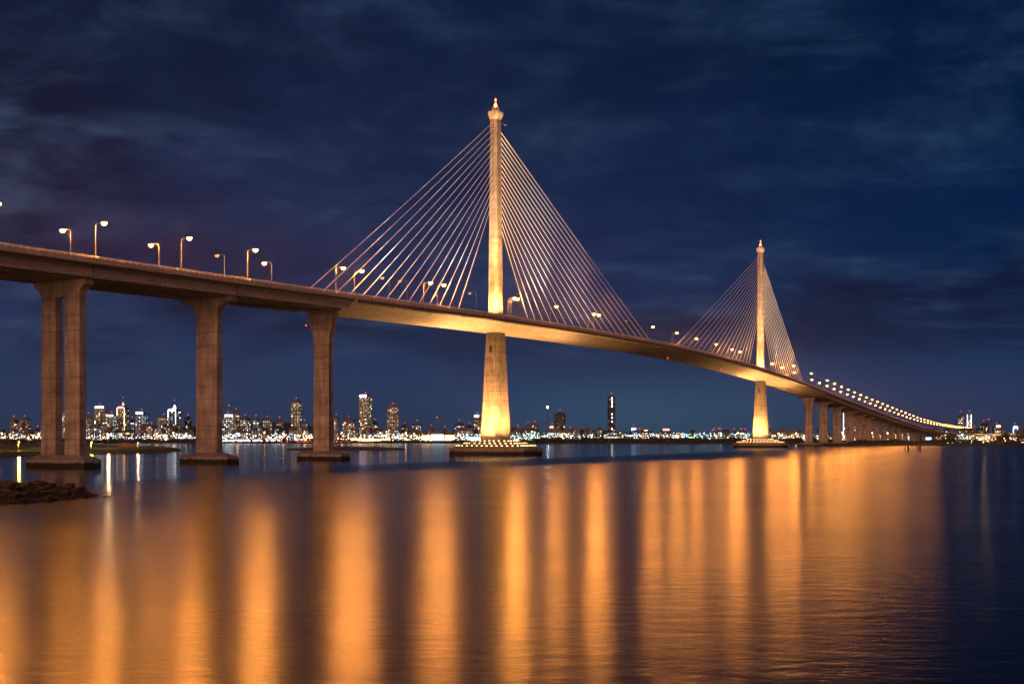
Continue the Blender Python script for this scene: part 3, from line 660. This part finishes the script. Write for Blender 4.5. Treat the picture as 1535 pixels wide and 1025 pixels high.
def building(x0, x1, ytop, dist, label, wall='grey', win='warm', fill=.8, crown=None, spire=0, rot=None, seed=0, group='city buildings across the water', edges=None, red=True, strip_=None):
    r = random.Random(seed * 7 + int(x0 * 13)); W = (x1 - x0) / F * dist; H = CAMZ + (HY - ytop) / F * dist; dep = W * r.uniform(.6, 1.0)
    rot = r.uniform(-.5, .5) if rot is None else rot
    w = W / (abs(math.cos(rot)) + .7 * abs(math.sin(rot))); dep = w * .75
    base = px((x0 + x1) / 2, dist, z=1.2)
    root = empty('building', base, None, rot); tag(root, label, 'building', group)
    hw, hd = w / 2, dep / 2; mb = MB()
    mb.box(-hw, hw, -hd, hd, 0, H); mb.box(-hw * .55, hw * .5, -hd * .5, hd * .55, H, H + 2.6 + (2 if H > 60 else 0))
    nb = max(2, int(w / 5))
    if H > 25:                                                # projecting vertical piers between window bays
        for i in range(nb + 1):
            x = -hw + 2 * hw * i / nb; mb.box(x - .35, x + .35, -hd - .5, -hd, 0, H + .8)
        nd = max(2, int(dep / 5))
        for sgn in (-1, 1):
            for i in range(nd + 1):
                y = -hd + 2 * hd * i / nd; a, b = sorted((sgn * hw, sgn * (hw + .5))); mb.box(a, b, y - .35, y + .35, 0, H + .8)
    mb.box(-hw - .3, hw + .3, -hd - .52, -hd + .3, H + .02, H + 1.1)
    mb.build('wall', WALL[wall], root, local=True)
    win_b = MB(); fl = 3.4; nf = max(1, int((H - 1) / fl))
    for f in range(nf):
        z0 = 1.0 + f * fl
        for face in range(3):
            L = w if face == 0 else dep; n_ = max(2, int(L / 3.2))
            for i in range(n_):
                if r.random() > fill: continue
                q = r.random(); mi = 2 if q > .90 else (1 if q > .62 else 0)
                if f < 3 and r.random() < .3: mi = 2
                a = -L / 2 + L * (i + .18) / n_; b = -L / 2 + L * (i + .82) / n_
                if face == 0: win_b.box(a, b, -hd - .07, -hd - .02, z0, z0 + 1.9, mi)
                else:
                    x = (hw + .02) if face == 1 else (-hw - .07); win_b.box(x, x + .05, a, b, z0, z0 + 1.9, mi)
    if win_b.v: tag(win_b.build('window', WINM[win], root, local=True), kind='stuff')
    if edges:
        e = MB(); e.box(-hw - .6, -hw + .3, -hd - .9, -hd - .52, H * .1, H); e.box(hw - .3, hw + .6, -hd - .9, -hd - .52, H * .1, H); e.build('edge_light', SIGN[edges], root, local=True)
    if strip_:
        e = MB()
        for i in range(int(H / 7)):
            if r.random() < .8: e.box(-.9, .9, -hd - .9, -hd - .52, 6 + i * 7, 6 + i * 7 + r.uniform(2, 5.5))
        e.build('stair_light', SIGN[strip_], root, local=True)
    if crown:
        e = MB(); e.box(-hw * .82, hw * .82, -hd - .9, -hd - .1, H - 1.6, H + 2.2); e.build('crown_sign', SIGN[crown], root, local=True)
    if spire:
        e = MB(); e.tube((0, 0, H), (0, 0, H + spire * .3), w * .22, w * .14, 8); e.tube((0, 0, H + spire * .3), (0, 0, H + spire * .55), w * .13, w * .04, 8); e.build('spire_base', SIGN[crown or 'warm'], root, local=True)
        e = MB(); e.tube((0, 0, H + spire * .5), (0, 0, H + spire), .6, .2, 6); e.build('spire', STEEL, root, local=True)
    if red:
        e = MB(); zt = H + (spire if spire else 6.2); e.tube((0, 0, zt), (0, 0, zt + 1.5), .8, .6, 6)
        if not spire: e2 = MB(); e2.tube((0, 0, H + 2), (0, 0, zt), .25); e2.build('antenna', STEEL, root, local=True)
        e.build('warning_lamp', REDS, root, local=True)
    return root
BL = [
 (15, 26, 630, 'dim grey tower, leftmost in the skyline', 'grey', 'warm', .6, {}),
 (30, 44, 629.5, 'grey tower, second from the left edge of the skyline', 'grey', 'warm', .7, {}),
 (89, 97, 616.6, 'slender pale tower seen between the twin pier columns', 'cream', 'white', .95, dict(red=False)),
 (128, 137.5, 625.4, 'pale tower just right of the twin column pier', 'grey', 'warm', .8, {}),
 (141.5, 158.3, 611.5, 'broad tower with a white lit top right of the twin column pier', 'cream', 'warm', .75, dict(crown='white')),
 (159.7, 175, 624, 'tower with red lit roof beside the spired warm tower', 'grey', 'green', .8, dict(crown='pink')),
 (176.8, 192.4, 612, 'warm tower with glowing pink crown and spire', 'brown', 'warm', .7, dict(crown='pink', spire=19, edges='warm')),
 (195, 201.5, 631.5, 'small blue lit tower', 'blue', 'cool', .95, {}),
 (204, 221, 620, 'grey slab tower with a pale blue lit roof edge', 'grey', 'cool', .75, dict(crown='white')),
 (221, 233, 639.6, 'low block with pink lit roof between two towers', 'brown', 'warm', .8, dict(crown='pink')),
 (237.4, 253.6, 627, 'pale block left of the white crowned spire tower', 'cream', 'white', .85, {}),
 (253, 270.3, 615.5, 'tower with white crown, white edge lights and spire', 'blue', 'white', .6, dict(crown='white', spire=18, edges='white')),
 (277, 287, 627.5, 'dark slender tower left of the second pier', 'dark', 'warm', .45, {}),
 (333.3, 350.5, 624, 'bright white lit block right of the second pier', 'cream', 'white', .98, dict(crown='white')),
 (349.5, 358.6, 618.8, 'taller bright tower behind the white lit block', 'cream', 'warm', .9, {}),
 (360.6, 375, 628, 'pale tower right of the bright tower', 'grey', 'white', .85, {}),
 (380, 387.5, 628.8, 'slender pale tower left of a cream pair', 'cream', 'green', .95, {}),
 (393, 408.3, 630, 'cream double tower between second and third piers', 'cream', 'white', .9, {}),
 (413, 425, 631.3, 'grey block with one red lamp left of the tall slab', 'grey', 'warm', .75, {}),
 (437, 451.3, 603, 'tall slab tower left of the flared pier', 'grey', 'warm', .92, {}),
 (451.5, 461, 635.5, 'low pale tower right of the tall slab', 'grey', 'cool', .9, {}),
 (501, 507, 627, 'slender tower just right of the flared pier', 'grey', 'warm', .8, {}),
 (514, 531.7, 630.3, 'pair like grey block left of the purple crowned tower', 'grey', 'warm', .85, {}),
 (538.4, 557.2, 594.5, 'tallest tower with a glowing purple crown', 'cream', 'warm', .78, dict(crown='purple')),
 (558, 566, 634.5, 'low tower at the foot of the purple crowned tower', 'grey', 'white', .8, {}),
 (580, 597.7, 610.8, 'grey tower right of the purple crowned tower', 'cream', 'warm', .85, {}),
 (602, 612, 640, 'low block right of the grey tower', 'brown', 'warm', .8, {}),
 (618, 632.5, 636.3, 'white lit block left of the bright arena', 'blue', 'white', .95, {}),
 (682, 695.6, 636, 'bluish block left of the nearer pylon', 'blue', 'cool', .75, {}),
 (699, 709, 640, 'dim low block left of the nearer pylon', 'dark', 'cool', .6, {}),
 (710.5, 721.5, 624.5, 'brown tower touching the left of the nearer pylon', 'brown', 'warm', .7, dict(crown='white')),
 (787.5, 796, 639, 'white lit low block right of the nearer pylon', 'grey', 'white', .95, {}),
 (797, 806.5, 637.8, 'grey low block right of the nearer pylon', 'grey', 'white', .7, {}),
 (823.5, 831.4, 641, 'pink lit low block left of the dark tower', 'brown', 'warm', .95, dict(crown='pink')),
 (832, 846.7, 620.8, 'dark tower with scattered lit windows', 'dark', 'warm', .4, {}),
 (911.5, 921.6, 596, 'very tall lone dark tower with a white light strip', 'dark', 'warm', .2, dict(strip_='white', rot=.15)),
 (945, 954, 644, 'low block with a glowing blue roof sign', 'dark', 'cool', .5, dict(crown='blue')),
 (958, 971, 647, 'low warm lit block right of the blue sign', 'brown', 'warm', .9, dict(crown='warm', red=False)),
 (990, 1004, 645, 'low block with pink lit roof left of the farther pylon', 'brown', 'warm', .9, dict(crown='pink', red=False)),
 (1264, 1269.5, 617, 'white lit tower seen between the right approach piers', 'cream', 'white', .98, dict(edges='white')),
 (1278, 1282.5, 636, 'small lit tower seen through the right approach piers', 'grey', 'white', .98, {}),
 (1293, 1297, 640, 'smallest lit tower seen through the right approach piers', 'grey', 'cool', .98, {}),
 (1437, 1444.7, 623, 'left one of the twin towers above the far bridge end', 'grey', 'warm', .9, {}),
 (1450, 1456.5, 622, 'right one of the twin towers above the far bridge end', 'cream', 'white', .98, dict(edges='white')),
 (1458, 1461, 635, 'small white block beside the twin towers', 'cream', 'white', .9, dict(red=False)),
 (1470, 1479, 637, 'dim block right of the twin towers', 'dark', 'warm', .6, {}),
 (1489, 1499, 640, 'dim block with lit top floor near the right edge', 'dark', 'white', .6, dict(crown='warm')),
 (1518, 1524, 641, 'blue lit tower at the right edge', 'blue', 'cool', .98, dict(crown='teal', edges='blue')),
]
for i, (x0, x1, yt, lb, wl_, wn, fl_, kw) in enumerate(BL):
    building(x0, x1, yt, 2050 + (i * 37 % 90), lb, wl_, wn, fl_, seed=i, **kw)
# lower blocks filling the skyline
def lowrise(x0, x1, n, ya, yb, zone, dist0=1850, wins=('warm', 'white', 'cool')):
    xs = sorted(random.uniform(x0, x1) for _ in range(n))
    for i, x in enumerate(xs):
        w = random.uniform(4.5, 12); yt = random.uniform(ya, yb)
        wl_ = random.choice(('grey', 'dark', 'brown', 'cream')); wn = random.choice(wins)
        building(x - w / 2, x + w / 2, yt, dist0 + random.uniform(-60, 120), f'{rank(i + 1)} low {wl_} block, {wn} lights, {zone}', wl_, wn, random.uniform(.5, .9), seed=900 + i, red=random.random() < .12, group=f'low blocks {zone}')
lowrise(-10, 88, 14, 641, 650, 'left of the twin column pier')
lowrise(125, 292, 26, 638, 650, 'between twin column and second piers')
lowrise(330, 470, 22, 640, 650, 'between the second and third piers')
lowrise(503, 720, 32, 642, 650.5, 'between third pier and nearer pylon')
lowrise(768, 910, 30, 643, 651, 'just right of the nearer pylon', wins=('green', 'cool', 'white'))
lowrise(905, 1120, 44, 646.5, 651.5, 'right of the lone dark tower', wins=('green', 'cool', 'white', 'warm'))
lowrise(1150, 1400, 26, 645, 652, 'behind the right approach piers')
lowrise(1400, 1540, 22, 642, 650, 'near the right edge')
# beacon mast
mq = px(821, 2100, z=1.2); m_ = empty('telecom_mast', mq); tag(m_, 'slender lattice mast with a white light right of the nearer pylon', 'mast')
mb = MB(); Hm = CAMZ + (HY - 612) / F * 2100
for sx, sy in ((1, 1), (1, -1), (-1, -1), (-1, 1)): mb.tube((sx * 2.6, sy * 2.6, 0), (sx * .8, sy * .8, Hm), .45, .3, 5)
for i in range(16):
    z = Hm * i / 16; r_ = 2.6 - 1.8 * i / 16
    for a, b in (((1, 1), (1, -1)), ((1, -1), (-1, -1)), ((-1, -1), (-1, 1)), ((-1, 1), (1, 1))): mb.tube((a[0] * r_, a[1] * r_, z), (b[0] * r_, b[1] * r_, z + Hm / 16), .3, .3, 4)
mb.build('lattice', STEEL, m_, local=True); mb = MB(); mb.tube((0, 0, Hm), (0, 0, Hm + 3.2), 1.6, 1.3, 8); mb.build('beacon', WHITES, m_, local=True)
def crane(x, ytop, dist, label):
    q = px(x, dist, z=1.2); c_ = empty('tower_crane', q); tag(c_, label, 'crane'); H = CAMZ + (HY - ytop) / F * dist
    mb = MB(); mb.box(-.9, .9, -.9, .9, 0, H); mb.build('crane_mast', DARK, c_, local=True)
    mb = MB(); mb.boxf((6, 0, H - 4), Vector((16, 0, 3.2)), Vector((0, .7, 0)), Vector((0, 0, .7))); mb.build('jib', DARK, c_, local=True)
    mb = MB(); mb.tube((0, 0, H), (0, 0, H + 2), 1, .8, 6); mb.build('warning_lamp', REDS, c_, local=True)
crane(655, 627, 2080, 'tower crane above the bright arena'); crane(343, 609, 2100, 'tall tower crane behind the bright tower, with a red lamp'); crane(1482, 630, 2080, 'thin red lit crane near the right edge')
# floodlit arena and port sheds
def hall(x0, x1, ytop, dist, label, lightm, wallm='cream', n=6):
    W = (x1 - x0) / F * dist; H = CAMZ + (HY - ytop) / F * dist - 1.2; q = px((x0 + x1) / 2, dist, z=1.2); root = empty('hall', q); tag(root, label, 'hall')
    mb = MB(); hw = W / 2; prof = [(-hw, 0), (-hw, H * .72)] + [(-hw + W * i / 8, H * (.72 + .28 * math.sin(math.pi * i / 8))) for i in range(1, 8)] + [(hw, H * .72), (hw, 0)]
    mb.loft([[Vector((x, y, z)) for x, z in prof] for y in (0, 26)]); mb.build('wall', WALL[wallm], root, local=True)
    for i in range(n):
        mb = MB(); a = -hw + W * (i + .12) / n; b = -hw + W * (i + .88) / n; mb.box(a, b, -.35, -.05, 1.0, H * .66); mb.build('lit_bay', lightm, root, local=True)
hall(645.8, 666, 645.8, 1750, 'brilliant white lit arena left of the nearer pylon', emit('arena_front_glow', (.72, .95, 1), 3))  # floodlighting on the arena front is put into self-glowing panels
hall(632, 645, 648, 1740, 'warm lit shed left of the bright arena', SIGN['warm'])
hall(667, 681, 647.5, 1745, 'warm lit shed right of the bright arena', SIGN['warm'])
hall(700, 719, 652, 1650, 'blue white lit shed beside the nearer pylon', SIGN['teal'])
hall(356, 392, 657, 1500, 'long white lit port shed right of the second pier', SIGN['white'], n=10)
hall(540, 585, 655.5, 1520, 'long warm lit market hall below the purple crowned tower', SIGN['warm'], n=11)
hall(868, 884, 655, 1500, 'teal lit waterfront shed right of the dark tower', SIGN['teal'])
hall(1386, 1396, 652, 1500, 'blue white lit shed under the far bridge end', SIGN['blue'])
hall(909, 927, 650, 1560, 'round pale hall at the foot of the lone dark tower', WINM['white'][1], n=3)
# arch ramps at the far bridge end
for k, (xa, xb, yt, lab) in enumerate(((1455, 1486, 652.5, 'lit arched ramp bridge at the far right, left arch'), (1483, 1512, 652, 'lit arched ramp bridge at the far right, middle arch'), (1508, 1540, 651.5, 'lit arched ramp bridge at the far right, right arch'))):
    root = empty('arch_ramp', px(xa, 1250, z=0)); tag(root, lab, 'ramp bridge'); a = px(xa, 1250); b = px(xb, 1250); zt = CAMZ + (HY - yt) / F * 1250
    mb = MB(); n = 14; top = []; bot = []
    for i in range(n + 1):
        t = i / n; q = a.lerp(b, t); zl = 1.0 + (zt - 2.2) * math.sin(math.pi * t) ** .7
        top.append((q, zt)); bot.append((q, zl))
    for i in range(n):
        for yy in (0,):
            p0, p1 = bot[i][0], bot[i + 1][0]
            mb.loft([[Vector((p0.x, p0.y, bot[i][1])), Vector((p0.x, p0.y + 6, bot[i][1])), Vector((p0.x, p0.y + 6, bot[i][1] + 1.6)), Vector((p0.x, p0.y, bot[i][1] + 1.6))], [Vector((p1.x, p1.y, bot[i + 1][1])), Vector((p1.x, p1.y + 6, bot[i + 1][1])), Vector((p1.x, p1.y + 6, bot[i + 1][1] + 1.6)), Vector((p1.x, p1.y, bot[i + 1][1] + 1.6))]])
    mb.build('arch', CON, root); mb = MB(); mb.boxf(((a.x + b.x) / 2, a.y + 3, zt + 1.0), Vector(((b.x - a.x) / 2, 0, 0)), Vector((0, 4, 0)), Vector((0, 0, .7))); mb.build('ramp_deck', CON, root)
    ld = bpy.data.lights.new('ramp_light', 'POINT'); ld.energy = 9000; ld.color = (1, .62, .25); ld.shadow_soft_size = .5
    lo = bpy.data.objects.new('ramp_light', ld); COL.objects.link(lo); lo.parent = root; lo.location = Vector(((a.x + b.x) / 2, a.y - 9, 4)) - WORG[root.name]

# far shore lamps: the tall orange row
def shore_lamp(x, y, dist, label, mat, r_=.9, col=None, power=0, base=1.4, cat='street lamp', group='tall lamps on the far shore'):
    q = px(x, dist, z=base); H = CAMZ + (HY - y) / F * dist - base; root = empty('shore_lamp', q); tag(root, label, cat, group)
    mb = MB(); mb.tube((0, 0, 0), (0, 0, H), .16, .1, 6); mb.tube((0, 0, H), (.9, 0, H + .25), .07, .07, 5); mb.build('pole', STEEL, root, local=True)
    mb = MB(); mb.loft([[(.3 + r_ * x_ * k_, r_ * y_ * k_, H + z_) for x_, y_ in [(math.cos(i * math.pi / 4), math.sin(i * math.pi / 4)) for i in range(8)]] for k_, z_ in ((.35, .5 * r_ + .2), (1, .2), (.8, -.35 * r_), (.3, -.6 * r_))]); mb.build('lens', mat, root, local=True)
    if power:
        ld = bpy.data.lights.new('shore_light', 'POINT'); ld.energy = power; ld.color = col; ld.shadow_soft_size = .5
        lo = bpy.data.objects.new('shore_light', ld); COL.objects.link(lo); lo.parent = root; lo.location = (.3, 0, H - 1.2)
SOD = emit('far_sodium', (1, .40, .10), 26); YEL = emit('yellow_park_lens', (1, .62, .05), 7); WHI = emit('bright_shore_lens', (1, .66, .30), 26); YG = emit('green_park_lens', (.75, 1, .1), 9)
for k, x in enumerate((2, 191, 234.4, 259.6, 355.5, 396, 424, 456, 512, 570, 608, 757, 1106, 1167, 1193, 1240, 1262, 1307, 1330)):
    zone = 'left of the twin column pier' if x < 60 else 'between the first two piers' if x < 300 else 'between the second and third piers' if x < 480 else 'left of the nearer pylon' if x < 700 else 'behind the right approach' if x > 1200 else 'near the farther pylon' if x > 1000 else 'beside the nearer pylon'
    shore_lamp(x, 648.8 + random.uniform(-.4, .8), 1420, f'{rank(k + 1)} tall orange far shore lamp from the left, {zone}', SOD, .85 if x < 1000 else 1.0)
shore_lamp(162, 651.5, 620, 'dazzling tall lamp on the spit right of the twin column pier', WHI, .55, (1, .66, .34), 9000)
shore_lamp(57.5, 650.5, 620, 'tall lamp partly behind the left pier column', SOD, .5, (1, .6, .3), 4000)
shore_lamp(27.5, 662.5, 500, 'short yellow lamp on the grassy spit at the left', YEL, .42, (1, .75, .08), 5200, group='short lamps on the spit')
shore_lamp(136.3, 663.2, 500, 'short yellow green lamp just right of the twin column pier', YG, .38, (.85, 1, .1), 3600, group='short lamps on the spit')
shore_lamp(457.5, 658.8, 1300, 'yellow waterfront lamp left of the flared pier', YEL, 1.5, group='waterfront lamps')
shore_lamp(206, 664, 520, 'low orange lamp by the earth mound', SOD, .15, (1, .5, .2), 1500, group='short lamps on the spit')
# dense small lights of the waterfront: uncountable
def lights(x0, x1, y0, y1, n, key, dist0, dist1, r0, r1, label, seed, clump=True):
    r = random.Random(seed); mb = MB(); xc = [r.uniform(x0, x1) for _ in range(max(3, n // 12))]
    for _ in range(n):
        x = (r.choice(xc) + r.gauss(0, 6)) if clump and r.random() < .6 else r.uniform(x0, x1); x = min(max(x, x0), x1)
        q = px(x, r.uniform(dist0, dist1), y=r.uniform(y0, y1)); rr = r.uniform(r0, r1)
        mb.loft([[q + Vector((math.cos(a) * rr * k_, math.sin(a) * rr * k_, z_ * rr)) for a in (0, 1.571, 3.142, 4.712)] for k_, z_ in ((.3, .8), (1, 0), (.3, -.8))])
    tag(mb.build('town_lights', SIGN[key] if isinstance(key, str) else key, origin=px((x0 + x1) / 2, dist0)), label, 'town lights', kind='stuff')
LT = [(-10, 300, 'at the left'), (300, 720, 'left of the nearer pylon'), (765, 1130, 'right of the nearer pylon'), (1150, 1540, 'at the right')]
dens = {0: dict(warm=150, white=90, pink=24, blue=14), 1: dict(warm=190, white=120, pink=30, blue=26, teal=20), 2: dict(warm=80, white=130, teal=120, pink=22, yellow=16), 3: dict(warm=210, white=60, teal=24, pink=20)}
for zi, (a, b, nm) in enumerate(LT):
    for k, n in dens[zi].items():
        lights(a, b, 650 if zi != 2 else 648.5, 659.5, int(n * 1.5), k, 1480, 1900, .3, .8, f'scattered {k} waterfront lights {nm}', zi * 10 + len(k))
lights(310, 560, 661.6, 662.4, 90, 'red', 1400, 1410, .4, .6, 'red tail light line along the shore road', 77, False)
lights(330, 420, 659.5, 661, 60, 'white', 1400, 1440, .5, .9, 'white quay lights right of the second pier', 78, False)
lights(505, 700, 656, 661, 80, 'warm', 1400, 1440, .4, .9, 'warm quay lights left of the nearer pylon', 79, True)
lights(1470, 1540, 655, 664, 60, 'warm', 1060, 1200, .3, .7, 'warm lights along the right hand shore road', 80, False)
lights(1420, 1460, 660.5, 664, 26, 'teal', 1060, 1150, .3, .6, 'teal lights at the foot of the far bridge end', 81, False)
# two mooring dolphins near the right approach
for k, (x, lb) in enumerate(((1360, 'left one of two dark pile clusters standing in the water at the right'), (1377.5, 'right one of two dark pile clusters standing in the water at the right'))):
    q = ground(x, 675.3 - k * 1.2); root = empty('mooring_dolphin', q); tag(root, lb, 'mooring dolphin', 'pile clusters in the water')
    for a in range(3):
        an = a * 2.09 + .4; mb = MB(); mb.tube((math.cos(an) * 1.7, math.sin(an) * 1.7, -1.5), (math.cos(an) * .7, math.sin(an) * .7, 3.2), .38, .34, 7); mb.build('pile', DARK, root, local=True)
    mb = MB(); mb.loft([[(math.cos(t) * 1.25, math.sin(t) * 1.25, z) for t in [i * math.pi / 4 for i in range(8)]] for z in (2.9, 3.9)]); mb.build('pile_cap', DARK, root, local=True)
    mb = MB(); mb.tube((0, 0, 3.9), (0, 0, 5.2), .12, .1, 6); mb.box(-.3, .3, -.3, .3, 5.2, 5.7); mb.build('marker_post', DARK, root, local=True)


# ------------------------------------------------------------------ humid night air
def haze():
    m = bpy.data.materials.new('humid_air'); m.use_nodes = True; nt = m.node_tree; nt.nodes.clear()
    o = nt.nodes.new('ShaderNodeOutputMaterial'); v = nt.nodes.new('ShaderNodeVolumePrincipled'); nt.links.new(v.outputs[0], o.inputs['Volume'])
    v.inputs['Color'].default_value = (0.9, 0.9, 0.92, 1); v.inputs['Density'].default_value = HAZE; v.inputs['Anisotropy'].default_value = 0.75
    mb = MB(); mb.box(-14500, 14500, -900, 16500, -5, 215); o = mb.build('haze', m, origin=(0, 0, 0)); tag(o, 'thin humid air over the channel glowing around the lamps', kind='stuff')
haze()
